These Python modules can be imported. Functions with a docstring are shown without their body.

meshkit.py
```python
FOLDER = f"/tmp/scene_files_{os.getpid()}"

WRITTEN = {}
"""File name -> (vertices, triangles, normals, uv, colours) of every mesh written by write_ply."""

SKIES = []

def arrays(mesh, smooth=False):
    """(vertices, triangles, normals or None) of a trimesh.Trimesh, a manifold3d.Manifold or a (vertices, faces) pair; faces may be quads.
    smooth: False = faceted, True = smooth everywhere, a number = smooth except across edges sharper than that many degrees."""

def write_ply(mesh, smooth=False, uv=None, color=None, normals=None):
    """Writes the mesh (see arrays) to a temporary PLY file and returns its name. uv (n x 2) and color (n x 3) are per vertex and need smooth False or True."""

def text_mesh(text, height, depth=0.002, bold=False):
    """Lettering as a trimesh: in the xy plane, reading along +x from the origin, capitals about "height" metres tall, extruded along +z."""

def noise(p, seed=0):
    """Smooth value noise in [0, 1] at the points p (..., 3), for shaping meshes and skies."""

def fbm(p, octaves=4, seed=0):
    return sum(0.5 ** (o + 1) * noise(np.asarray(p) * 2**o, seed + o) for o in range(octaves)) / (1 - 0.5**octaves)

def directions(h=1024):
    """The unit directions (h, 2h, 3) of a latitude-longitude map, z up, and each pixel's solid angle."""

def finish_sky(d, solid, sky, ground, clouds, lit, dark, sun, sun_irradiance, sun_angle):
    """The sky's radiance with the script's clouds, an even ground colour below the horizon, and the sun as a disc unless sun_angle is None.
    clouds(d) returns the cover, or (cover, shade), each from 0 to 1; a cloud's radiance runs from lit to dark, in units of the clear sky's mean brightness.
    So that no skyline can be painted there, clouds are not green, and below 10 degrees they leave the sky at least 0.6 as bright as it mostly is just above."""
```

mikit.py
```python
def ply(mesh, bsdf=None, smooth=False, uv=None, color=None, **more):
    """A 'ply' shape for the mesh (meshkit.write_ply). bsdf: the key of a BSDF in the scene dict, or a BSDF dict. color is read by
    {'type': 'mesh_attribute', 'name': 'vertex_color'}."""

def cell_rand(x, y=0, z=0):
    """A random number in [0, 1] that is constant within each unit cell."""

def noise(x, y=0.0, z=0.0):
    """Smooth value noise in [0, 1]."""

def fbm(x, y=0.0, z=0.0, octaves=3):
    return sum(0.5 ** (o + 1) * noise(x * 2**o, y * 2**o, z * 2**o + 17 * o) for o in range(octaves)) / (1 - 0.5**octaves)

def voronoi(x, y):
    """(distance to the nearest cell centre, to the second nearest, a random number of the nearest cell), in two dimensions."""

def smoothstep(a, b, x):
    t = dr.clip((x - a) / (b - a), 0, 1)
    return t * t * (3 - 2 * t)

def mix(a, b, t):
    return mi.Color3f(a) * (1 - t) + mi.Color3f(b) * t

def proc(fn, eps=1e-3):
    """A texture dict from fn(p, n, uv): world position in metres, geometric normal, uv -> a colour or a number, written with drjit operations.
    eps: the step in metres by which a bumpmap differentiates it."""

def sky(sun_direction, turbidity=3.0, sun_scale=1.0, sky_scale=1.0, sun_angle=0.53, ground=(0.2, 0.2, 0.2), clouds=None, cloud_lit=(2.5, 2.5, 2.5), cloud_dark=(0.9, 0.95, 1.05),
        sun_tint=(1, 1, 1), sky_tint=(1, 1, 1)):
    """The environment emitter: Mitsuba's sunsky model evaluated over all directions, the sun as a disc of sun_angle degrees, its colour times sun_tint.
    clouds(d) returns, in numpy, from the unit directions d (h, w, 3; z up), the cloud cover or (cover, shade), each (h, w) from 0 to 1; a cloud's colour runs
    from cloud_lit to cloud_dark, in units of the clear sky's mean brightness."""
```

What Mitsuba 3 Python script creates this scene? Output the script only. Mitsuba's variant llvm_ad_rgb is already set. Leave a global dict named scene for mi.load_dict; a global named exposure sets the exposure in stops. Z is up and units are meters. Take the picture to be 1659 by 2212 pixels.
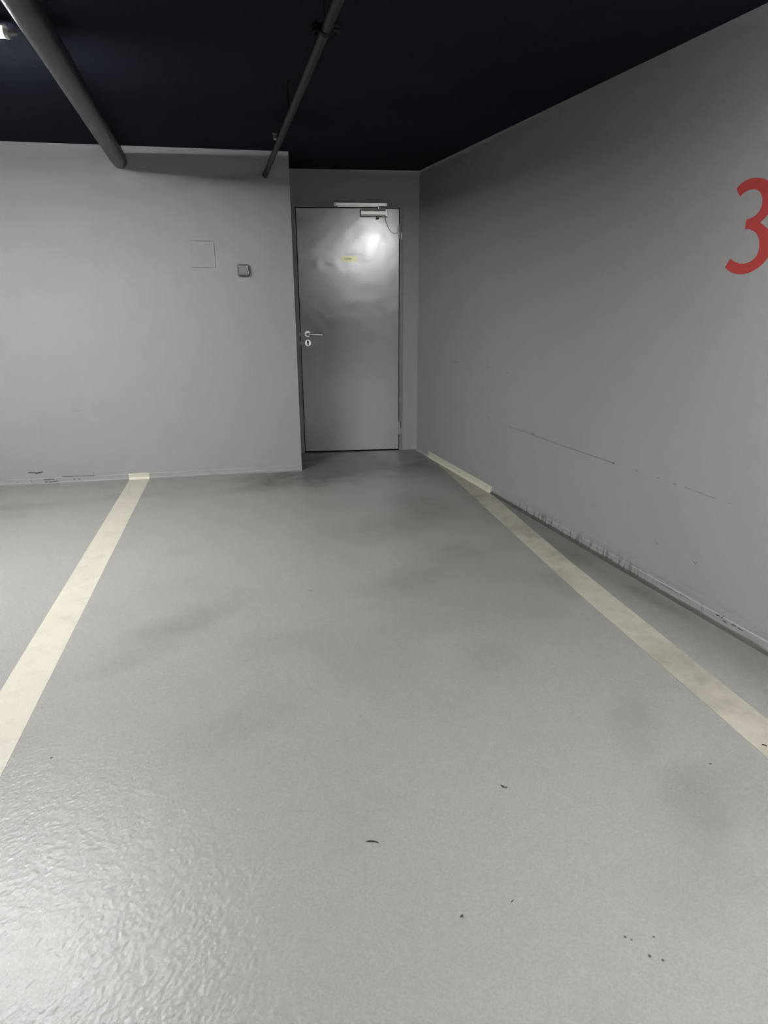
import math, random
import numpy as np
import trimesh
import manifold3d as m3
import drjit as dr
import mitsuba as mi
from shapely.geometry import Polygon
import mikit, meshkit
from mikit import noise, fbm, smoothstep, mix, proc

random.seed(3)
np.random.seed(3)
scene, labels = {}, {}
T = mi.ScalarTransform4f
A = np.array

# ------------------------------------------------------------------ camera, exposure, lamps
PITCH, ROLL, YAW, CAM_H, FOCAL = 0.3120, -0.0042, 0.3140, 1.3153, 1439.3
fw = A([math.sin(YAW) * math.cos(PITCH), math.cos(YAW) * math.cos(PITCH), -math.sin(PITCH)])
rt = A([math.cos(YAW), -math.sin(YAW), 0.0])
up = np.cross(rt, fw)
up = -math.sin(ROLL) * rt + math.cos(ROLL) * up
scene['camera'] = {'type': 'perspective', 'fov_axis': 'x', 'fov': math.degrees(2 * math.atan(1659 / 2 / FOCAL)),
                   'near_clip': 0.05, 'far_clip': 100.0,
                   'to_world': T().look_at(origin=[0, 0, CAM_H], target=(A([0, 0, CAM_H]) + fw).tolist(), up=up.tolist())}
exposure = 0.0
LAMP_COLOUR = (1.0, 0.992, 0.972)
LAMP_POWER = 570.0
# ceiling lamps: (x, y) of the right-hand end, power factor, how bright the side faces are next to the underside, 1 = runs along the right wall
LAMPS = [(-0.412, 3.11, 1.24, 0.010, 0), (1.20, 0.95, 0.96, 0.0, 1), (0.98, -5.2, 1.55, 0.0, 0)]

# ------------------------------------------------------------------ the room's plan (metres; the camera stands over the origin)
XR, YB, HC = 2.113, 5.545, 2.279          # right wall, far corner, ceiling
PHI, TH = 0.2021, 0.1180                  # turn of the door wall and of the left wall
XE, YE = 0.974, 5.1155                    # the left wall's free corner
X_FAR, Y_REAR = -7.5, -9.0


def frame(o, x, z):
    """4x4 with local x to the right along a wall, y up, z out of the wall."""
    m = np.eye(4)
    m[:3, 0], m[:3, 1], m[:3, 2], m[:3, 3] = x, (0, 0, 1), z, o
    return m


DB = A([-math.cos(PHI), math.sin(PHI), 0])
NB = A([math.sin(PHI), math.cos(PHI), 0])
DL = A([-math.cos(TH), math.sin(TH), 0])
NL = A([math.sin(TH), math.cos(TH), 0])
CORNER, EDGE = A([XR, YB, 0.0]), A([XE, YE, 0.0])
FB = frame(CORNER, -DB, -NB)              # door wall: x <= 0
FL = frame(EDGE, -DL, -NL)                # left wall: x <= 0
FR = frame(CORNER, (0, -1, 0), (-1, 0, 0))  # right wall: x >= 0 towards the camera


# ------------------------------------------------------------------ mesh helpers
def tm(man):
    m = man.to_mesh()
    return trimesh.Trimesh(m.vert_properties[:, :3], m.tri_verts, process=False)


def box(x0, x1, y0, y1, z0, z1):
    b = trimesh.creation.box((x1 - x0, y1 - y0, z1 - z0))
    b.apply_translation(((x0 + x1) / 2, (y0 + y1) / 2, (z0 + z1) / 2))
    return b


def rbox(x0, x1, y0, y1, z0, z1, r=0.003, seg=12):
    s = m3.Manifold.sphere(r, seg)
    pts = [s.translate((x, y, z)) for x in (x0 + r, x1 - r) for y in (y0 + r, y1 - r) for z in (z0 + r, z1 - r)]
    return tm(m3.Manifold.batch_hull(pts))


def prism(poly, h, z0=0.0):
    m = trimesh.creation.extrude_polygon(poly if isinstance(poly, Polygon) else Polygon(poly), h, engine='earcut')
    m.apply_translation((0, 0, z0))
    return m


def tube(pts, r, sides=20, caps=True):
    """A tube through the points; r one radius or one per point."""
    P = np.asarray(pts, float)
    r = np.broadcast_to(r, len(P))
    t = np.gradient(P, axis=0)
    t /= np.linalg.norm(t, axis=1, keepdims=True) + 1e-12
    ref = A([0, 0, 1.0]) if abs(t[0, 2]) < 0.9 else A([1.0, 0, 0])
    n = np.cross(t[0], ref); n /= np.linalg.norm(n)
    V, a = [], np.arange(sides) * 2 * np.pi / sides
    for k in range(len(P)):
        n = n - t[k] * (n @ t[k]); n /= np.linalg.norm(n)
        b = np.cross(t[k], n)
        V.append(P[k] + r[k] * (np.cos(a)[:, None] * n + np.sin(a)[:, None] * b))
    F = []
    for k in range(len(P) - 1):
        for i in range(sides):
            j = (i + 1) % sides
            p, q, u, v = k * sides + i, k * sides + j, (k + 1) * sides + j, (k + 1) * sides + i
            F += [[p, q, u], [p, u, v]]
    V = np.vstack(V)
    if caps:
        c0, c1 = len(V), len(V) + 1
        V = np.vstack([V, P[:1], P[-1:]])
        e = (len(P) - 1) * sides
        for i in range(sides):
            j = (i + 1) % sides
            F += [[c0, j, i], [c1, e + i, e + j]]
    m = trimesh.Trimesh(V, F, process=False)
    return m


def lathe(profile, seg=32):
    """(radius, height) pairs turned about z."""
    return trimesh.creation.revolve(np.asarray(profile, float), sections=seg)


def at(m, M=None, move=None):
    m = m.copy()
    if move is not None:
        m.apply_translation(move)
    if M is not None:
        m.apply_transform(M)
    return m


def cat(*ms):
    return trimesh.util.concatenate(list(ms))


def add(key, mesh, bsdf, smooth=False, label=None, category=None, kind=None, group=None, **more):
    scene[key] = mikit.ply(mesh, bsdf, smooth=smooth, **more)
    tag(key, label, category, kind, group)


def tag(key, label=None, category=None, kind=None, group=None):
    d = {k: v for k, v in (('label', label), ('category', category), ('kind', kind), ('group', group)) if v}
    if d:
        labels[key] = d


# ------------------------------------------------------------------ materials
def rgb(*c):
    return {'type': 'rgb', 'value': list(c)}


def princ(base, rough=0.5, spec=0.5, metallic=0.0, **more):
    return {'type': 'twosided', 'bsdf': {'type': 'principled', 'base_color': base if isinstance(base, dict) else rgb(*base),
                                         'roughness': rough, 'specular': spec, 'metallic': metallic, **more}}


def bumped(inner, fn, height, eps):
    return {'type': 'twosided', 'bsdf': {'type': 'bumpmap', 'arbitrary': proc(fn, eps), 'scale': height, 'bsdf': inner['bsdf']}}


def seg_d(x, y, s):
    """Distance from (x, y) to the segment s = (x0, y0, x1, y1)."""
    x0, y0, x1, y1 = s[:4]
    dx, dy = x1 - x0, y1 - y0
    t = dr.clip(((x - x0) * dx + (y - y0) * dy) / max(dx * dx + dy * dy, 1e-9), 0, 1)
    return dr.sqrt(dr.square(x - x0 - t * dx) + dr.square(y - y0 - t * dy))


def scuffs(x, y, marks):
    """Cover from 0 to 1 of the scratches (segment..., half width, strength), broken up by noise."""
    out = mi.Float(0)
    wob = noise(x * 240, y * 240, 3.0)
    for s in marks:
        w = s[4] * (0.45 + 1.1 * wob)
        out = dr.maximum(out, s[5] * (1 - smoothstep(w * 0.5, w, seg_d(x, y, s))))
    return out


WALL = (0.232, 0.2305, 0.231)
LEFT_MARKS = [(-2.007, .091, -1.96, .090, .0065, .75), (-1.961, .083, -1.915, .091, .0065, .9), (-1.911, .032, -1.844, .033, .0045, .85),
              (-1.904, .014, -1.817, .016, .006, .75), (-1.78, .050, -1.553, .044, .0032, .75), (-1.561, .079, -1.560, .043, .0018, .6),
              (-1.600, .045, -1.560, .043, .004, .7), (-2.003, .035, -1.993, .021, .003, .8), (-1.642, .533, -1.585, .533, .002, .4), (-1.702, .029, -1.696, .025, .004, .8),
              (-1.670, .025, -1.660, .023, .004, .7), (-2.097, .023, -2.091, .023, .003, .7)]
RIGHT_MARKS = [(1.683, .503, 1.979, .512, .0020, .55), (1.979, .512, 2.301, .508, .0020, .6), (2.301, .508, 2.797, .514, .0022, .7), (2.78, .513, 2.797, .514, .004, .8),
               (1.975, .503, 2.073, .504, .0020, .6), (2.073, .504, 2.203, .507, .0014, .4), (1.990, .517, 2.001, .516, .0045, .6),
               (2.961, .517, 2.974, .518, .003, .5), (3.111, .519, 3.126, .519, .003, .6), (3.220, .518, 3.234, .520, .003, .5),
               (3.291, .520, 3.464, .519, .0018, .5), (3.525, .520, 3.550, .520, .002, .4),
               (3.396, .215, 3.411, .207, .0014, .75), (3.411, .207, 3.419, .219, .0014, .75), (3.152, .219, 3.172, .212, .0018, .6),
               (3.226, .036, 3.333, .036, .0022, .8), (3.353, .037, 3.402, .038, .0018, .6), (3.568, .039, 3.585, .042, .004, .95),
               (3.597, .037, 3.602, .048, .003, .9), (3.608, .030, 3.623, .028, .004, .8), (3.651, .035, 3.668, .035, .003, .9),
               (3.684, .035, 3.706, .034, .003, .9), (3.480, .050, 3.488, .022, .002, .7), (1.119, .102, 1.168, .085, .0028, .5),
               (0.775, .844, .861, .846, .003, .3), (1.332, .852, 1.368, .852, .003, .35), (1.626, .847, 1.645, .849, .004, .45),
               (1.393, .520, 1.408, .516, .004, .45), (1.127, .381, 1.167, .381, .004, .3), (2.645, .244, 2.674, .248, .002, .25), (1.817, .207, 1.824, .200, .003, .5)]


def wall_tone(p):
    return 0.965 + 0.07 * fbm(p.x * 1.3, p.y * 1.3, p.z * 1.3, 3)


def left_wall_colour(p, n, uv):
    x = (p.x - XE) * math.cos(TH) - (p.y - YE) * math.sin(TH)
    c = mi.Color3f(*WALL) * wall_tone(p)
    smear = (1 - smoothstep(0.0, 0.05, dr.abs(x + 1.86))) * smoothstep(0.28, 0.40, p.z) * (1 - smoothstep(0.45, 0.62, p.z))
    dirt = 0.10 * smear * fbm(x * 40, p.z * 7, 0, 2)
    low = (1 - smoothstep(0.02, 0.10, p.z)) * 0.12 * fbm(x * 9, p.z * 40, 5, 3)
    return mix(c, (0.07, 0.068, 0.062), dr.clip(dirt + low, 0, 1)) * (1 - 0.85 * scuffs(x, p.z, LEFT_MARKS))


def right_wall_colour(p, n, uv):
    x = YB - p.y
    c = mi.Color3f(*WALL) * wall_tone(p)
    streak = smoothstep(0.45, 0.75, noise(x * 75, p.z * 14, 2)) * smoothstep(1.7, 2.1, x) * (1 - smoothstep(2.9, 3.3, x))
    low = (1 - smoothstep(0.012, 0.085, p.z)) * (0.25 * fbm(x * 7, p.z * 30, 5, 3) + 0.55 * streak)
    fine = 0.16 * smoothstep(0.62, 0.75, noise(x * 5, p.z * 260, 4)) * (1 - smoothstep(0.05, 0.14, p.z)) * smoothstep(2.2, 2.8, x)
    return mix(c, (0.056, 0.052, 0.044), dr.clip(low + fine, 0, 1)) * (1 - 0.85 * scuffs(x, p.z, RIGHT_MARKS))


def door_wall_colour(p, n, uv):
    x = (p.x - XR) * math.cos(PHI) - (p.y - YB) * math.sin(PHI)
    chip = (1 - smoothstep(0.010, 0.045, dr.sqrt(dr.square(x + 0.005) + dr.square((p.z - 0.02) * 1.1)) + 0.03 * (noise(x * 120, p.z * 120, 1) - 0.5)))
    return mix(mi.Color3f(*WALL) * wall_tone(p), (0.30, 0.29, 0.285), 0.7 * chip)


def roller(p, n, uv):
    return noise(p.x * 160, p.y * 160, p.z * 160) + 0.5 * noise(p.x * 380, p.y * 380, p.z * 380)


scene['wall_left_paint'] = bumped(princ(proc(left_wall_colour), 0.62, 0.35), roller, 0.00012, 0.0012)
scene['wall_right_paint'] = bumped(princ(proc(right_wall_colour), 0.62, 0.35), roller, 0.00012, 0.0012)
scene['wall_door_paint'] = bumped(princ(proc(door_wall_colour), 0.62, 0.35), roller, 0.00012, 0.0012)
scene['wall_paint'] = princ(WALL, 0.62, 0.35)

# smudges on the coating: x, y, half lengths, turn, strength
SMUDGES = [(2.02, 2.24, .06, .22, .1, .50), (-0.06, 2.68, .34, .12, .5, .34), (-0.24, 2.44, .20, .09, .4, .25), (1.02, 2.80, .30, .14, .2, .30),
           (1.07, 2.03, .25, .16, .8, .25), (1.17, 3.58, .42, .26, .2, .35), (1.26, 1.13, .22, .10, .9, .28), (1.35, 1.52, .22, .10, .9, .30),
           (1.25, 5.10, .8, .60, .0, 1.7), (0.60, 4.72, .40, .12, .1, .42), (1.72, 2.54, .12, .20, .1, .34), (-0.30, 4.80, .30, .10, -.1, .34),
           (1.55, 3.95, .30, .40, .2, .40), (-0.95, 4.75, .45, .10, -.1, .30), (1.40, 3.1, .2, .2, .3, .3), (0.1, 1.9, .35, .12, .5, .16), (1.95, 2.9, .09, .5, .05, .35)]
SPOTS = [(.826, .873, .004), (.835, .863, .003), (.885, .854, .003), (.847, .820, .005), (.867, .804, .004), (.559, 2.847, .006), (-.435, 1.91, .006), (1.421, 1.266, .005)]


def floor_colour(p, n, uv):
    x, y = p.x, p.y
    wob = 0.55 * (fbm(x * 3.1, y * 3.1, 2, 4) - 0.5)
    grime = mi.Float(0)
    for sx, sy, a, b, t, s in SMUDGES:
        c, d = math.cos(t), math.sin(t)
        u, v = ((x - sx) * c + (y - sy) * d) / a, (-(x - sx) * d + (y - sy) * c) / b
        grime = grime + s * (1 - smoothstep(0.15, 1.25, dr.sqrt(u * u + v * v) + 1.2 * wob))
    grime = grime * (0.5 + 0.9 * fbm(x * 14, y * 14, 9, 3))
    general = 0.20 * smoothstep(0.48, 0.72, fbm(x * 1.5, y * 2.1, 4, 4))
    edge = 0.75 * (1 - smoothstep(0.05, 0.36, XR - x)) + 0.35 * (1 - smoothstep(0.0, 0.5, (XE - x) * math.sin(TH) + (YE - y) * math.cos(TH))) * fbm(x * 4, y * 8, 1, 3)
    spot = mi.Float(0)
    for sx, sy, r in SPOTS:
        spot = dr.maximum(spot, 1 - smoothstep(r * 0.5, r, dr.sqrt(dr.square(x - sx) + dr.square(y - sy))))
    grit = 0.93 + 0.14 * noise(x * 260, y * 260, 6)
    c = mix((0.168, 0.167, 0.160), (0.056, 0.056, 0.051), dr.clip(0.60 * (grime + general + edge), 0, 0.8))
    return c * grit * (1 - 0.7 * spot)


def grit_height(p, n, uv):
    x, y = p.x, p.y
    return noise(x * 165, y * 165, 1.0) + 0.55 * noise(x * 330 + 5, y * 330, 2.0) + 0.8 * noise(x * 60, y * 60, 3.0)


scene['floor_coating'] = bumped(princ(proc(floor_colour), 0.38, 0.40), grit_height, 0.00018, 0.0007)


def line_colour(p, n, uv):
    x, y = p.x, p.y
    worn = smoothstep(1.0, 1.5, x)
    dirt = dr.clip((0.10 + 0.20 * worn) * smoothstep(0.35, 0.75, fbm(x * 4, y * 5, 3, 4)) + worn * 0.22 + 0.10 * smoothstep(0.5, 0.8, fbm(x * 22, y * 22, 7, 3))
                   + 0.30 * worn * smoothstep(3.2, 4.6, y), 0, 0.9)
    return mix((0.305, 0.291, 0.246), (0.105, 0.099, 0.08), dirt) * (0.95 + 0.10 * noise(x * 260, y * 260, p.z * 260))


scene['line_paint'] = bumped(princ(proc(line_colour), 0.45, 0.45), grit_height, 0.00030, 0.0007)


scene['line_paint_upstand'] = princ(proc(lambda p, n, uv: mi.Color3f(0.40, 0.39, 0.325) * (0.90 + 0.2 * fbm(p.x * 14, p.y * 14, p.z * 40, 3))), 0.45, 0.45)


def skirting_colour(p, n, uv):
    right = smoothstep(XR - 0.08, XR - 0.04, p.x)
    low = 1 - smoothstep(0.008, 0.020, p.z + 0.005 * (noise(p.x * 14, p.y * 14, 3) - 0.5))
    band = right * 0.88 + (1 - right) * 0.35
    near = smoothstep(0.6, 1.6, YB - p.y) * right + (1 - right)
    c = mi.Color3f(0.234, 0.232, 0.230) * wall_tone(p)
    x = (p.x - XE) * math.cos(TH) - (p.y - YE) * math.sin(TH)
    mark = dr.maximum(scuffs(x, p.z, [m for m in LEFT_MARKS if m[1] < 0.06]) * (1 - right), scuffs(YB - p.y, p.z, [m for m in RIGHT_MARKS if m[1] < 0.06]) * right)
    streak = right * 0.5 * smoothstep(0.5, 0.75, noise((YB - p.y) * 75, p.z * 14, 2)) * smoothstep(1.7, 2.1, YB - p.y) * (1 - smoothstep(2.9, 3.3, YB - p.y))
    grime = 0.09 * fbm(p.x * 9, p.y * 9, p.z * 50, 3)
    return mix(c, (0.042, 0.039, 0.033), dr.clip(band * low * near + grime + streak, 0, 0.95)) * (1 - 0.85 * mark)


scene['skirting_coating'] = princ(proc(skirting_colour), 0.5, 0.45)


def ceiling_colour(p, n, uv):
    return mi.Color3f(0.0215, 0.0250, 0.0345) * (0.8 + 0.4 * fbm(p.x * 1.2, p.y * 1.2, 1, 4))


scene['ceiling_paint'] = bumped({'bsdf': {'type': 'diffuse', 'reflectance': proc(ceiling_colour)}},
                                lambda p, n, uv: noise(p.x * 110, p.y * 110, 0) + 0.5 * noise(p.x * 230, p.y * 230, 4), 0.011, 0.001)
scene['pipe_paint'] = princ((0.0105, 0.0112, 0.0145), 0.36, 0.35)
scene['thin_pipe_paint'] = princ((0.0125, 0.0125, 0.014), 0.5, 0.3)
scene['black_steel'] = princ((0.004, 0.004, 0.0045), 0.6, 0.15)


def door_colour(p, n, uv):
    x = (p.x - XR) * math.cos(PHI) - (p.y - YB) * math.sin(PHI)
    glue = 0.25 * (1 - smoothstep(0.004, 0.012, seg_d(x, p.z, (-.60, 1.654, -.45, 1.648)))) * fbm(x * 80, p.z * 80, 1, 2)
    return mi.Color3f(0.235, 0.235, 0.243) * (0.96 + 0.08 * fbm(p.x * 5, p.y * 5, p.z * 2, 3)) * (1 - glue)


def door_rough(p, n, uv):
    x = (p.x - XR) * math.cos(PHI) - (p.y - YB) * math.sin(PHI)
    return 0.155 + 0.06 * fbm(x * 9, p.z * 9, 3, 3)


scene['door_paint'] = bumped({'bsdf': {'type': 'principled', 'base_color': proc(door_colour), 'roughness': proc(door_rough), 'specular': 0.5, 'metallic': 0.3}},
                             lambda p, n, uv: noise(p.x * 14, p.y * 14, p.z * 14) + 0.12 * noise(p.x * 120, p.y * 120, p.z * 120), 0.0006, 0.003)
scene['frame_paint'] = princ((0.13, 0.13, 0.134), 0.42, 0.5)
scene['dark_gap'] = princ((0.006, 0.006, 0.007), 0.8, 0.2)
scene['satin_steel'] = princ((0.90, 0.90, 0.91), 0.36, 0.5, 0.7)
scene['hinge_steel'] = princ((0.30, 0.30, 0.31), 0.38, 0.5, 0.4)
scene['silver_paint'] = princ((0.74, 0.74, 0.73), 0.38, 0.5, 0.75)
scene['bright_steel'] = princ((0.80, 0.80, 0.80), 0.28, 0.5, 0.6)
scene['black_plastic'] = princ((0.015, 0.015, 0.016), 0.5, 0.4)
scene['dark_plastic'] = princ((0.062, 0.064, 0.066), 0.30, 0.5)
scene['grey_plastic'] = princ((0.115, 0.12, 0.124), 0.30, 0.5)
scene['yellow_paper'] = princ((0.74, 0.73, 0.24), 0.22, 1.0)
scene['ink'] = princ((0.16, 0.15, 0.05), 0.7, 0.2)
scene['red_paint'] = princ((0.32, 0.035, 0.034), 0.62, 0.3)
scene['lamp_housing'] = princ((0.28, 0.28, 0.26), 0.4, 0.5)
scene['lamp_lens'] = princ((0.80, 0.80, 0.74), 0.4, 0.5)
scene['twig'] = princ((0.03, 0.026, 0.022), 0.7, 0.3)

# ------------------------------------------------------------------ the setting
x0, x1, y0, y1 = X_FAR, XR + 0.3, Y_REAR, YB + 2.0


def floor_mesh():
    """The floor: flat, with the coating's grit as real relief where the camera is close enough to see it."""
    ga, gb, gc, gd, st = -1.0, XR - .022, .78, 2.75, .0027
    nx, ny = int((gb - ga) / st) + 1, int((gd - gc) / st) + 1
    gx, gy = np.linspace(ga, gb, nx), np.linspace(gc, gd, ny)
    X, Y = np.meshgrid(gx, gy, indexing='ij')
    P = np.stack([X, Y, 0 * X], -1)
    h = meshkit.noise(P * 150, 1) + .55 * meshkit.noise(P * 300 + 3.3, 2) + .5 * meshkit.noise(P * 70, 3) - 1.0
    m = np.minimum.reduce([X - ga, gb - X, Y - gc, (gd - Y) * .25]) / .05
    Z = GRIT * h * np.clip(m, 0, 1)
    a = (np.arange(nx - 1)[:, None] * ny + np.arange(ny - 1)[None]).ravel()
    F = np.vstack([np.stack([a, a + ny, a + ny + 1], 1), np.stack([a, a + ny + 1, a + 1], 1)])
    parts = [(np.stack([X, Y, Z], -1).reshape(-1, 3), F)]
    for qa, qb, qc, qd in ((x0, x1, y0, gc), (x0, x1, gd, y1), (x0, ga, gc, gd), (gb, x1, gc, gd)):
        parts.append((A([[qa, qc, 0], [qb, qc, 0], [qb, qd, 0], [qa, qd, 0]]), A([[0, 1, 2], [0, 2, 3]])))
    b = box(x0, x1, y0, y1, -.2, -.004)
    low = A([t for t in b.faces if not (np.asarray(b.vertices)[t][:, 2] > -.01).all()])
    parts.append((np.asarray(b.vertices), low))
    V, Fs, n = [], [], 0
    for v, f in parts:
        V.append(v); Fs.append(f + n); n += len(v)
    return trimesh.Trimesh(np.vstack(V), np.vstack(Fs), process=False)


GRIT = .00075
fl = floor_mesh()
add('floor', fl, 'floor_coating', smooth=True, uv=np.asarray(fl.vertices)[:, :2], label='grey gritty epoxy coated garage floor with dark smudges', category='floor', kind='structure')
add('ceiling', box(x0, x1, y0, y1, HC, HC + .25), 'ceiling_paint', label='black painted concrete ceiling with pipes under it', category='ceiling', kind='structure')
add('wall_right', box(XR, XR + .25, Y_REAR, YB + 1.2, 0, HC), 'wall_right_paint', label='grey wall on the right with a red number and a long scratch', category='wall', kind='structure')

# door wall, with the opening for the frame
bw = m3.Manifold.cube((4.2, HC, .25)).translate((-4.0, 0, -.25))
bw = bw - m3.Manifold.cube((.903, 2.035 + .1, .4)).translate((-1.035, -.1, -.3))
add('wall_back', at(tm(bw), FB), 'wall_door_paint', label='short grey wall around the steel door at the end of the recess', category='wall', kind='structure')

# left wall: a thick block ending in the free corner, cut for the access panel
far = EDGE + DL * 8.6


def back_y(x):  # the door wall's plane, a little inside
    return YB + (XR - x) * math.tan(PHI) + 0.02


plan = Polygon([EDGE[:2], far[:2], (far[0], back_y(far[0])), (XE + .62 * math.sin(TH), back_y(XE + .62 * math.sin(TH)))])
lw = prism(plan, HC)
panel_hole = m3.Manifold.cube((.1640, .1785, .008)).translate((-.7110, 1.5190, -.007))
man = m3.Manifold(m3.Mesh(np.asarray(lw.vertices, np.float32), np.asarray(lw.faces, np.uint32)))
hole_w = tm(panel_hole)
hole_w = at(hole_w, FL)
man = man - m3.Manifold(m3.Mesh(np.asarray(hole_w.vertices, np.float32), np.asarray(hole_w.faces, np.uint32)))
add('wall_left', tm(man), 'wall_left_paint', label='long grey wall on the left ending in a sharp corner beside the door', category='wall', kind='structure')
add('wall_rear', box(X_FAR, XR, Y_REAR - .2, Y_REAR, 0, HC), 'wall_paint', label='grey wall behind the camera', category='wall', kind='structure')
add('wall_side', box(X_FAR - .2, X_FAR, Y_REAR, YB + 2.0, 0, HC), 'wall_paint', label='grey wall far to the left outside the view', category='wall', kind='structure')

# coved skirtings (upstand of the floor coating)
COVE = [(0, 0), (0, .0455), (.0022, .044), (.0030, .042), (.0030, .020), (.0042, .013), (.0075, .0065), (.0130, .0026), (.0200, .0008), (.0215, 0)]


def skirting(Fm, xa, xb):
    """The profile (out, up) swept along a wall's local x."""
    prof = Polygon([(o, u) for o, u in COVE])
    m = prism(prof, xb - xa)                       # x = out, y = up, z = along
    M = np.eye(4); M[:3, :3] = A([[0, 0, 1], [0, 1, 0], [-1, 0, 0]]).T if False else A([[0, 0, 1], [0, 1, 0], [1, 0, 0]])
    m.apply_transform(M)                           # x = along, y = up, z = out
    m.apply_translation((xa, 0, 0))
    m.invert()
    m.apply_transform(Fm)
    return m


add('baseboard_left', skirting(FL, -8.3, 0.0), 'skirting_coating', label='low coved skirting along the foot of the left wall', category='skirting', kind='structure')
add('baseboard_right', skirting(FR, 0.02, YB - Y_REAR), 'skirting_coating', label='low coved skirting with a dirty foot along the right wall', category='skirting', kind='structure')

# ------------------------------------------------------------------ the steel door
# frame: two jambs and a head with a rebate behind the leaf
LX0, LX1, LZ0, LZ1 = -.9995, -.1655, .010, 1.9985     # leaf
GAP = .0052


def frame_mesh():
    outer = m3.Manifold.cube((.903, 2.035, .105)).translate((-1.035, 0, -.10))
    inner = m3.Manifold.cube((LX1 - LX0 + 2 * GAP, LZ1 + GAP + .1, .06)).translate((LX0 - GAP, -.1, -.052))
    through = m3.Manifold.cube((LX1 - LX0 - .03, LZ1 - .015 + .1, .4)).translate((LX0 + .015, -.1, -.3))
    return tm(outer - inner - through)


add('door_1__frame', at(frame_mesh(), FB), 'frame_paint')
leaf = m3.Manifold.cube((LX1 - LX0, LZ1 - LZ0, .048)).translate((LX0, LZ0, -.046))
add('door_1__leaf', at(rbox(LX0, LX1, LZ0, LZ1, -.046, .0022, .0016, 8), FB), 'door_paint', smooth=25)
add('door_1__rebate', at(cat(box(LX0 - GAP + .0005, LX0 + .014, 0, LZ1 + GAP, -.0515, -.0462), box(LX1 - .014, LX1 + GAP - .0005, 0, LZ1 + GAP, -.0515, -.0462),
                            box(LX0 - GAP, LX1 + GAP, LZ1 - .014, LZ1 + GAP - .0005, -.0515, -.0462)), FB), 'dark_gap')
add('door_1__sill', at(box(LX0 - GAP, LX1 + GAP, 0, .0015, -.10, .004), FB), 'dark_gap')
tag('door_1', 'closed plain grey steel door with a shiny patch of reflected light', 'door', 'structure')
tag('door_1__rebate', 'black seal in the gap around the leaf')
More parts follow.
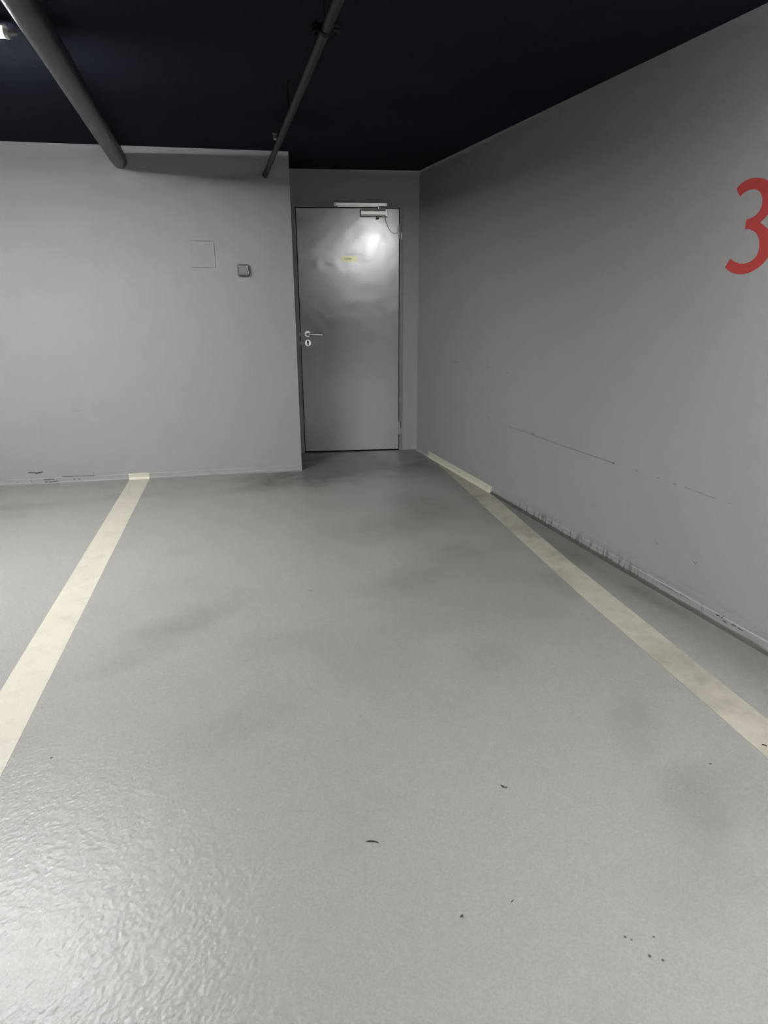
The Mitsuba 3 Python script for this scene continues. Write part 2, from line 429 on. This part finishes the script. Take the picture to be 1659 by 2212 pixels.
for k, (za, zb, zm) in enumerate(((1.766, 1.882, 1.823), (.146, .263, .202))):
    key = 'door_1__hinge' + ('' if k == 0 else '_001')
    Rr = np.array([[1, 0, 0, 0], [0, 0, 1, 0], [0, -1, 0, 0], [0, 0, 0, 1.0]])
    g = .0015
    up_ = tube([(-.159, zm + g, .011), (-.159, zm + g + .002, .011), (-.159, zb - .003, .011), (-.159, zb, .011)], [.0078, .0092, .0092, .007], 16)
    lo_ = tube([(-.159, za, .011), (-.159, za + .003, .011), (-.159, zm - g - .002, .011), (-.159, zm - g, .011)], [.007, .0092, .0092, .0078], 16)
    pin = tube([(-.159, za + .002, .011), (-.159, zb - .002, .011)], .006, 12)
    plates = cat(box(-.180, -.159, zm + .004, zb - .004, .0015, .0050), box(-.159, -.140, za + .004, zm - .004, .0040, .0068))
    add(key, at(cat(up_, lo_, pin, plates), FB), 'hinge_steel', smooth=35)


def disc(r, h, ch=.0015):
    return lathe([(0, 0), (r, 0), (r, h - ch), (r - ch, h), (0, h)], 40)


HX, HZ = -.942, 1.0215
add('door_1__handle__rosette', at(disc(.0262, .009), FB, (HX, HZ, .0022)), 'satin_steel', smooth=35)
bend = [(HX, HZ, .009), (HX, HZ, .040)] + [(HX + .014 * (1 - math.cos(a)), HZ, .040 + .014 * math.sin(a)) for a in np.linspace(.2, math.pi / 2, 7)] + [(HX + .04, HZ - .0015, .054), (HX + .122, HZ - .0055, .054), (HX + .1245, HZ - .0056, .054)]
add('door_1__handle__lever', at(tube(bend, [.0098] * (len(bend) - 1) + [.0075], 20), FB), 'satin_steel', smooth=40)
KX, KZ = -.942, .948
kh = m3.CrossSection.circle(.0095, 24).translate((0, .008)) + m3.CrossSection([[(-.0052, -.0165), (.0052, -.0165), (.0052, .008), (-.0052, .008)]])
ring = m3.Manifold.extrude(m3.CrossSection.circle(.0262, 48) - kh, .009)
add('door_1__keyhole_rosette', at(tm(ring), FB, (KX, KZ, .0022)), 'satin_steel')
cyl = m3.Manifold.extrude(kh.offset(-.0004, m3.JoinType.Round), .0055) - m3.Manifold.cube((.0016, .008, .01)).translate((-.0008, .003, .003))
add('door_1__keyhole_rosette__lock_cylinder', at(tm(cyl), FB, (KX, KZ, .0022)), 'black_plastic')
tag('door_1__keyhole_rosette__lock_cylinder', 'dark lock cylinder')
tag('door_1__handle', 'steel lever handle')
# latch and bolt faces seen in the gap
add('door_1__latch', at(cat(box(LX0 - GAP, LX0 + .002, 1.005, 1.032, -.03, -.004), box(LX0 - GAP, LX0 + .002, .935, .962, -.03, -.004)), FB), 'hinge_steel')

# ------------------------------------------------------------------ door closer
add('door_closer__slide_rail', at(rbox(-.6935, -.2655, 2.0125, 2.0355, .0052, .030, .0015, 8), FB), 'silver_paint', smooth=30)
add('door_closer__screw', at(disc(.0042, .0016, .0005), FB, (-.6840, 2.0245, .0295)), 'black_plastic')
add('door_closer__screw_001', at(disc(.0042, .0016, .0005), FB, (-.2755, 2.0235, .0295)), 'black_plastic')
add('door_closer__arm', at(cat(rbox(-.668, -.334, 2.0035, 2.0110, .018, .040, .002, 8), rbox(-.342, -.332, 1.988, 2.0105, .020, .044, .002, 8)), FB), 'bright_steel', smooth=30)
body = m3.Manifold.batch_hull([m3.Manifold.sphere(.004, 12).translate((x, y, z)) for x in (-.4785, -.2695) for y, z in ((1.937, .006), (1.986, .006), (1.939, .043), (1.984, .043), (1.950, .049), (1.973, .049))])
add('door_closer__body', at(tm(body), FB), 'silver_paint', smooth=30)
add('door_closer__end_cap', at(rbox(-.2835, -.2630, 1.9320, 1.9905, .002, .0536, .003, 8), FB), 'silver_paint', smooth=30)
add('door_closer__valve_knob', at(cat(at(disc(.012, .010), A([[1, 0, 0, 0], [0, 0, -1, 0], [0, 1, 0, 0], [0, 0, 0, 1.0]]), (0, 0, 0))), FB, (-.345, 1.9265, .028)), 'black_plastic', smooth=30)
tag('door_closer', 'silver door closer with slide rail at the top right of the steel door', 'door closer')

cab = [(-.2800, 1.931, .030), (-.2785, 1.915, .016), (-.276, 1.905, .008), (-.268, 1.885, .006), (-.257, 1.861, .0055), (-.243, 1.837, .005), (-.227, 1.819, .005), (-.215, 1.812, .005), (-.204, 1.809, .005),
       (-.192, 1.811, .0055), (-.181, 1.816, .007), (-.171, 1.823, .011)]
add('cable', at(tube(cab, .0013, 8), FB), 'black_plastic', smooth=True, label='thin dark cable hanging in an arc from the door closer to the upper hinge', category='cable')

# ------------------------------------------------------------------ yellow sticker on the door
tag('sticker', 'small yellow sticker with a line of dark lettering on the door', 'sticker')
add('sticker__label', at(box(-.6435, -.5145, 1.5915, 1.6390, .0020, .0028), FB), 'yellow_paper')
tx = meshkit.text_mesh('LGAPHEF', .0125, .0003, bold=True)
tx.apply_translation(-tx.bounds.mean(0))
tx.apply_scale((.058 / np.ptp(tx.bounds[:, 0]), 1, 1))
add('sticker__lettering', at(tx, FB, (-.586, 1.6165, .0030)), 'ink')

# ------------------------------------------------------------------ left wall: access panel, outlet box
add('access_panel', at(box(-.7108, -.5503, 1.5215, 1.6942, -.0069, .0001), FL), 'wall_left_paint', label='flush square panel cut into the left wall, painted like it', category='access panel')
bx0, bx1, bz0, bz1 = -.3985, -.3175, 1.4625, 1.5425


def rsq(x0, x1, y0, y1, r, z0, z1, inset=0.0):
    a = Polygon([(x0 + r, y0 + r), (x1 - r, y0 + r), (x1 - r, y1 - r), (x0 + r, y1 - r)]).buffer(r, quad_segs=6)
    lo = m3.Manifold.extrude(m3.CrossSection([list(a.exterior.coords)[:-1][::-1]]), (z1 - z0) * .6).translate((0, 0, z0))
    b = a.buffer(-inset, quad_segs=6)
    hi = m3.Manifold.extrude(m3.CrossSection([list(b.exterior.coords)[:-1][::-1]]), .0005).translate((0, 0, z1 - .0005))
    return tm(m3.Manifold.batch_hull([lo, hi]))


add('outlet_box__housing', at(rsq(bx0, bx1, bz0, bz1, .012, 0.0, .034, .006), FL), 'dark_plastic', smooth=30)
add('outlet_box__cover', at(rsq(bx0 + .009, bx1 - .010, bz0 + .010, bz1 - .010, .005, .030, .0385, .003), FL), 'grey_plastic', smooth=30)
for k, sx in enumerate((bx0 + .0135, bx1 - .0150)):
    add('outlet_box__screw' + ('' if k == 0 else '_001'), at(lathe([(0, 0), (.0042, 0), (.0036, .0016), (.002, .0026), (0, .003)], 16), FL, (sx, bz1 - .0155, .0375)), 'bright_steel', smooth=40)
add('outlet_box__hinge_strip', at(rbox(bx1 - .0085, bx1 - .0055, bz0 + .010, bz1 - .010, .028, .0375, .001, 8), FL), 'silver_paint', smooth=30)
tag('outlet_box', 'small square grey plastic outlet box with shiny edges on the left wall near the corner', 'outlet box')

# ------------------------------------------------------------------ painted number on the right wall
THREE = [(3.340, 1.696), (3.345, 1.702), (3.352, 1.708), (3.362, 1.713), (3.373, 1.718), (3.387, 1.721), (3.401, 1.723), (3.416, 1.723), (3.432, 1.721), (3.446, 1.718), (3.461, 1.713), (3.480, 1.704), (3.501, 1.689),
         (3.517, 1.671), (3.526, 1.650), (3.528, 1.629), (3.522, 1.611), (3.513, 1.599), (3.503, 1.592), (3.489, 1.578), (3.473, 1.568), (3.494, 1.556), (3.514, 1.541), (3.535, 1.527), (3.550, 1.510), (3.558, 1.493),
         (3.557, 1.479), (3.546, 1.460), (3.532, 1.445), (3.524, 1.434), (3.508, 1.420), (3.494, 1.411), (3.480, 1.404), (3.467, 1.399), (3.453, 1.395), (3.436, 1.392), (3.418, 1.392), (3.401, 1.394), (3.384, 1.397), (3.371, 1.402),
         (3.357, 1.408), (3.338, 1.420), (3.359, 1.452), (3.366, 1.447), (3.375, 1.441), (3.385, 1.437), (3.395, 1.434), (3.407, 1.431), (3.420, 1.430), (3.433, 1.430), (3.445, 1.432), (3.458, 1.436), (3.467, 1.441),
         (3.475, 1.447), (3.481, 1.455), (3.485, 1.464), (3.487, 1.475), (3.487, 1.486), (3.484, 1.500), (3.481, 1.511), (3.474, 1.521), (3.465, 1.531), (3.456, 1.538), (3.446, 1.543), (3.436, 1.547), (3.427, 1.550),
         (3.408, 1.551), (3.409, 1.585), (3.423, 1.586), (3.436, 1.589), (3.447, 1.593), (3.454, 1.598), (3.461, 1.604), (3.466, 1.612), (3.469, 1.621), (3.470, 1.632), (3.469, 1.642), (3.467, 1.651), (3.461, 1.661),
         (3.454, 1.670), (3.444, 1.677), (3.433, 1.682), (3.423, 1.684), (3.410, 1.685), (3.397, 1.684), (3.387, 1.682), (3.378, 1.678), (3.369, 1.673), (3.362, 1.667)]
add('wall_number', at(prism(THREE, .0008), FR), 'red_paint', label='large red number 3 painted high on the right wall', category='number')

# ------------------------------------------------------------------ parking lines


def upstand(Fm, xa, xb, top=.0460):
    """A coat of line paint over the skirting's face."""
    out = [(o + .0007, u) for o, u in COVE[3:8]]
    prof = [(.0000, top), (.0028, top - .0008)] + out + [(o, u) for o, u in COVE[3:8]][::-1] + [(0, .0455)]
    prof = [(.0000, top), (.0026, top - .0004), (.0040, .0435)] + [(o + .0009, u + .0006) for o, u in COVE[4:9]] + [(.0215, .0008), (.0215, 0), (0, 0)]
    m = prism(Polygon(prof), xb - xa)
    M = np.eye(4); M[:3, :3] = A([[0, 0, 1], [0, 1, 0], [1, 0, 0]])
    m.apply_transform(M)
    m.apply_translation((xa, 0, 0))
    m.invert()
    m.apply_transform(Fm)
    return m


def strip(left, right, h=.0012):
    """A strip of paint on the floor between two polylines."""
    return prism(Polygon(list(left) + list(right)[::-1]).buffer(0), h)


y_end = -3.0
lft = [(-.3262, 5.256)] + [(-.3262 - .1141 * (5.256 - y), y) for y in (4, 3, 2, 1, 0, y_end)]
rgt = [(-.1815, 5.239)] + [(-.1815 - .1132 * (5.239 - y), y) for y in (4, 3, 2, 1, 0, y_end)]
add('parking_line__floor_strip', strip(lft, rgt), 'line_paint')
add('parking_line__wall_strip', upstand(FL, -1.3105, -1.1635), 'line_paint_upstand')
tag('parking_line', 'cream painted parking line running from the left wall to the lower left', 'parking line')
inner = [(2.103, 5.225), (2.087, 4.99), (1.969, 4.141), (1.763, 2.646), (1.722, 2.322), (1.640, 1.572), (1.601, 1.233), (1.46, 0.0), (1.10, y_end)]
outer = [(2.103, 5.20), (2.103, 4.038), (1.999, 3.349), (1.921, 2.791), (1.881, 2.451), (1.838, 2.069), (1.800, 1.748), (1.760, 1.391), (1.60, 0.0), (1.24, y_end)]
add('parking_line_001__floor_strip', strip(inner, outer), 'line_paint')
add('parking_line_001__wall_strip', upstand(FR, .303, 1.495), 'line_paint_upstand')
tag('parking_line_001', 'dirtier cream parking line running along the right wall with a painted wedge at its foot', 'parking line')

# ------------------------------------------------------------------ pipes under the ceiling
# wide drain pipe into the left wall


def big(y, z=2.185):
    return (-.137 - .0633 * (5.26 - y), y, z)


def wall_y(x):  # the left wall's face
    return YE + (XE - x) * math.tan(TH)


ye = wall_y(-.137)
pr = [(-8.9, .051), (1.0, .051), (3.0, .051), (ye - .150, .051), (ye - .135, .0505), (ye - .118, .0465), (ye + .03, .0465)]
add('drain_pipe__pipe', tube([big(y) for y, r in pr], [r for y, r in pr], 48), 'pipe_paint', smooth=35)
for k, y in enumerate((-5.2, .9)):
    key = 'drain_pipe__hanger' + ('' if k == 0 else '_001')
    x, _, z = big(y)
    add(key, cat(tube([big(y - .012), big(y + .012)], .054, 36), tube([(x, y, z + .05), (x, y, HC + .01)], .005, 10)), 'black_steel', smooth=35)
tag('drain_pipe', 'wide black drain pipe crossing under the ceiling into the left wall', 'pipe')


def thin(y, z=2.127):
    return (.806 - .0775 * (5.1 - y), y, z)


ye2 = wall_y(.806)
R2 = .0172
add('sprinkler_pipe__pipe', tube([thin(y) for y in (-8.9, -3, 0, 2, 3.648, 3.652, ye2 + .03)], [R2, R2, R2, R2, R2, R2 * .98, R2 * .98], 32), 'thin_pipe_paint', smooth=35)
add('sprinkler_pipe__joint_ring', tube([thin(3.652), thin(3.655), thin(3.664), thin(3.667)], [R2, R2 + .0012, R2 + .0012, R2], 32), 'black_steel', smooth=35)
add('sprinkler_pipe__wall_sleeve', tube([thin(ye2 - .012), thin(ye2 - .010), thin(ye2 + .02)], [R2, R2 + .0018, R2 + .0018], 32), 'thin_pipe_paint', smooth=35)
tag('sprinkler_pipe', 'thin black sprinkler pipe crossing under the ceiling, ending at the left wall near its corner', 'pipe')

# two-bolt clamp near the top of the photograph, and the rod hanger further on
x, y, z = thin(2.42)
d = A([.0773, .997, 0])
band = tube([thin(2.42 - .011), thin(2.42 + .011)], R2 + .0035, 28)
wing = []
for s in (-1, 1):
    c = A([x, y, z]) + s * .031 * A([.997, -.0773, 0])
    w = rbox(-.013, .013, -.012, .012, -.0125, -.001, .002, 8); w2 = rbox(-.013, .013, -.012, .012, .001, .0125, .002, 8)
    bolt = tube([(0, 0, -.021), (0, 0, .021)], .0038, 10); nut = cat(tube([(0, 0, -.019), (0, 0, -.0125)], .0065, 6), tube([(0, 0, .0125), (0, 0, .019)], .0065, 6))
    wing.append(at(cat(w, w2, bolt, nut), move=c))
add('pipe_clamp__band', band, 'black_steel', smooth=35)
add('pipe_clamp__flange', wing[0], 'black_steel')
add('pipe_clamp__flange_001', wing[1], 'black_steel')
add('pipe_clamp__rod', tube([(x, y, z + R2), (x, y, HC + .01)], .0048, 12), 'black_steel', smooth=35)
tag('pipe_clamp', 'black two-bolt pipe clamp holding the thin pipe at the top of the photo', 'pipe clamp')
x, y, z = thin(3.546)
add('pipe_hanger__rod', tube([(x, y, z + R2 + .004), (x, y, HC + .01)], .0042, 12), 'black_steel', smooth=35)
add('pipe_hanger__nut', tube([(x, y, z + R2 + .001), (x, y, z + R2 + .017)], .0085, 6), 'black_steel')
add('pipe_hanger__saddle', tube([thin(3.546 - .008), thin(3.546 + .008)], R2 + .0012, 28), 'thin_pipe_paint', smooth=35)
add('pipe_hanger__ceiling_plate', tube([(x, y, HC - .004), (x, y, HC + .005)], .014, 20), 'black_steel', smooth=35)
tag('pipe_hanger', 'black rod hanger between the ceiling and the thin pipe further back', 'pipe hanger')

# upright sprinkler head on the thin pipe
x, y, z = thin(4.17)
z += R2 - .002
x -= .012
add('sprinkler__fitting', at(lathe([(0, 0), (.0095, 0), (.0095, .010), (0, .010)], 6), move=(x, y, z)), 'black_steel')
add('sprinkler__body', at(lathe([(0, .010), (.0075, .010), (.0085, .012), (.0085, .018), (.006, .021), (0, .021)], 20), move=(x, y, z)), 'bright_steel', smooth=30)
yoke = cat(tube([(-.006, 0, .019), (-.0085, 0, .028), (-.005, 0, .038), (0, 0, .042)], .0014, 8), tube([(.006, 0, .019), (.0085, 0, .028), (.005, 0, .038), (0, 0, .042)], .0014, 8), tube([(0, 0, .021), (0, 0, .040)], .0018, 8))
add('sprinkler__yoke', at(yoke, move=(x, y, z)), 'hinge_steel', smooth=True)
add('sprinkler__deflector', at(lathe([(0, .042), (.013, .0415), (.014, .0425), (.013, .0435), (0, .044)], 20), move=(x, y, z)), 'hinge_steel', smooth=30)
tag('sprinkler', 'tiny upright sprinkler head with bright nut on the thin pipe near the wall', 'sprinkler')

# ------------------------------------------------------------------ slim ceiling lamps
L = 1.55


def lamp(key, x, y, power, glow, along, label, group=None):
    M = np.eye(4)
    M[:3, 0], M[:3, 1], M[:3, 2], M[:3, 3] = ((0, -1, 0), (1, 0, 0), (0, 0, 1), (x, y, 0)) if along else (DL, -NL, (0, 0, 1), (x, y, 0))     # local x along the lamp from its right-hand end

    def sweep(prof, a, b):
        m = prism(Polygon(prof), b - a)
        S = np.eye(4); S[:3, :3] = A([[0, 0, 1], [1, 0, 0], [0, 1, 0]])
        m.apply_transform(S)
        m.apply_translation((a, 0, 0))
        m.apply_transform(M)
        return m

    tray = [(-.0255, 2.246), (.0255, 2.246), (.0255, 2.250), (.022, 2.255), (-.022, 2.255), (-.0255, 2.250)]
    lens = [(.022, 2.227), (-.022, 2.227), (-.019, 2.2195), (-.013, 2.216), (.013, 2.216), (.019, 2.2195)]
    side = [(.022, 2.2455), (.017, 2.2455), (.017, 2.2272), (.022, 2.2272)]
    cap = [(.024, 2.2455), (-.024, 2.2455), (-.024, 2.2262), (-.0205, 2.218), (-.014, 2.214), (.014, 2.214), (.0205, 2.218), (.024, 2.2262)]
    add(key + '__tray', sweep(tray, .004, L - .004), 'lamp_housing')
    add(key + '__diffuser', sweep(lens[::-1], .0135, L - .0135), 'lamp_lens', emitter={'type': 'area', 'radiance': rgb(*[LAMP_POWER * power * c for c in LAMP_COLOUR])})
    sides = cat(sweep(side[::-1], .0135, L - .0135), sweep([(-a, b) for a, b in side], .0135, L - .0135))
    add(key + '__side_lens', sides, 'lamp_lens', **({'emitter': {'type': 'area', 'radiance': rgb(*[LAMP_POWER * power * glow * c for c in LAMP_COLOUR])}} if glow else {}))
    add(key + '__end_cap', sweep(cap[::-1], 0, .0130), 'lamp_lens')
    add(key + '__end_cap_001', sweep(cap[::-1], L - .0130, L), 'lamp_lens')
    for k, a in enumerate((.10, L - .14)):
        add(key + '__bracket' + ('' if k == 0 else '_001'), at(rbox(a, a + .04, -.016, .016, 2.253, HC + .003, .003, 8), M), 'lamp_housing', smooth=30)
    gl = tube([(.002, 0, 2.232), (-.008, 0, 2.232), (-.020, 0, 2.232), (-.030, 0, 2.232)], [.009, .011, .0085, .004], 16)
    add(key + '__cable_gland', at(gl, M), 'lamp_housing', smooth=35)
    tag(key, label, 'ceiling lamp', group=group)


NAMES = ['slim tube lamp under the ceiling at the left edge of the photo, lit', 'slim tube lamp under the ceiling just behind the camera, lit',
         'slim tube lamp under the ceiling far behind the camera, lit']
for k, (x, y, pw, gw, al) in enumerate(LAMPS):
    lamp('ceiling_lamp' + ('' if k == 0 else f'_{k:03d}'), x, y, pw, gw, al, NAMES[k], 'slim tube lamps under the ceiling')

# ------------------------------------------------------------------ crumbs on the floor
def crumb(key, a, b, r, bow, label):
    a, b = A(a), A(b)
    n = A([-(b - a)[1], (b - a)[0]])
    t = np.linspace(0, 1, 9)
    P = [(*(a + (b - a) * s + n * bow * 4 * s * (1 - s)), .0010 + r * .8) for s in t]
    add(key, tube(P, [max(.0004, r * (.35 + .65 * math.sin(math.pi * min(max(s, .06), .94))) * (1 + .25 * math.sin(9 * s + a[0] * 30))) for s in t], 8), 'twig', smooth=True,
        label=label, category='debris')


crumb('twig_scrap', (.370, 1.301), (.400, 1.287), .0016, .10, 'thin dark curved twig scrap lying on the open floor, longest of the scraps')
crumb('twig_scrap_001', (.791, 1.378), (.803, 1.363), .0018, -.12, 'short dark twig scrap on the floor, to the right of the longest one')
crumb('grit_crumb', (.509, 1.027), (.516, 1.030), .0022, .0, 'black crumb on the floor, the larger of the two near the bottom')
crumb('grit_crumb_001', (.635, 1.027), (.642, 1.030), .0013, .0, 'black crumb on the floor, the smaller of the two near the bottom')
crumb('grit_crumb_002', (1.632, 1.284), (1.643, 1.274), .0021, .25, 'dark crumb lying on the cream line at the right edge of the photo')
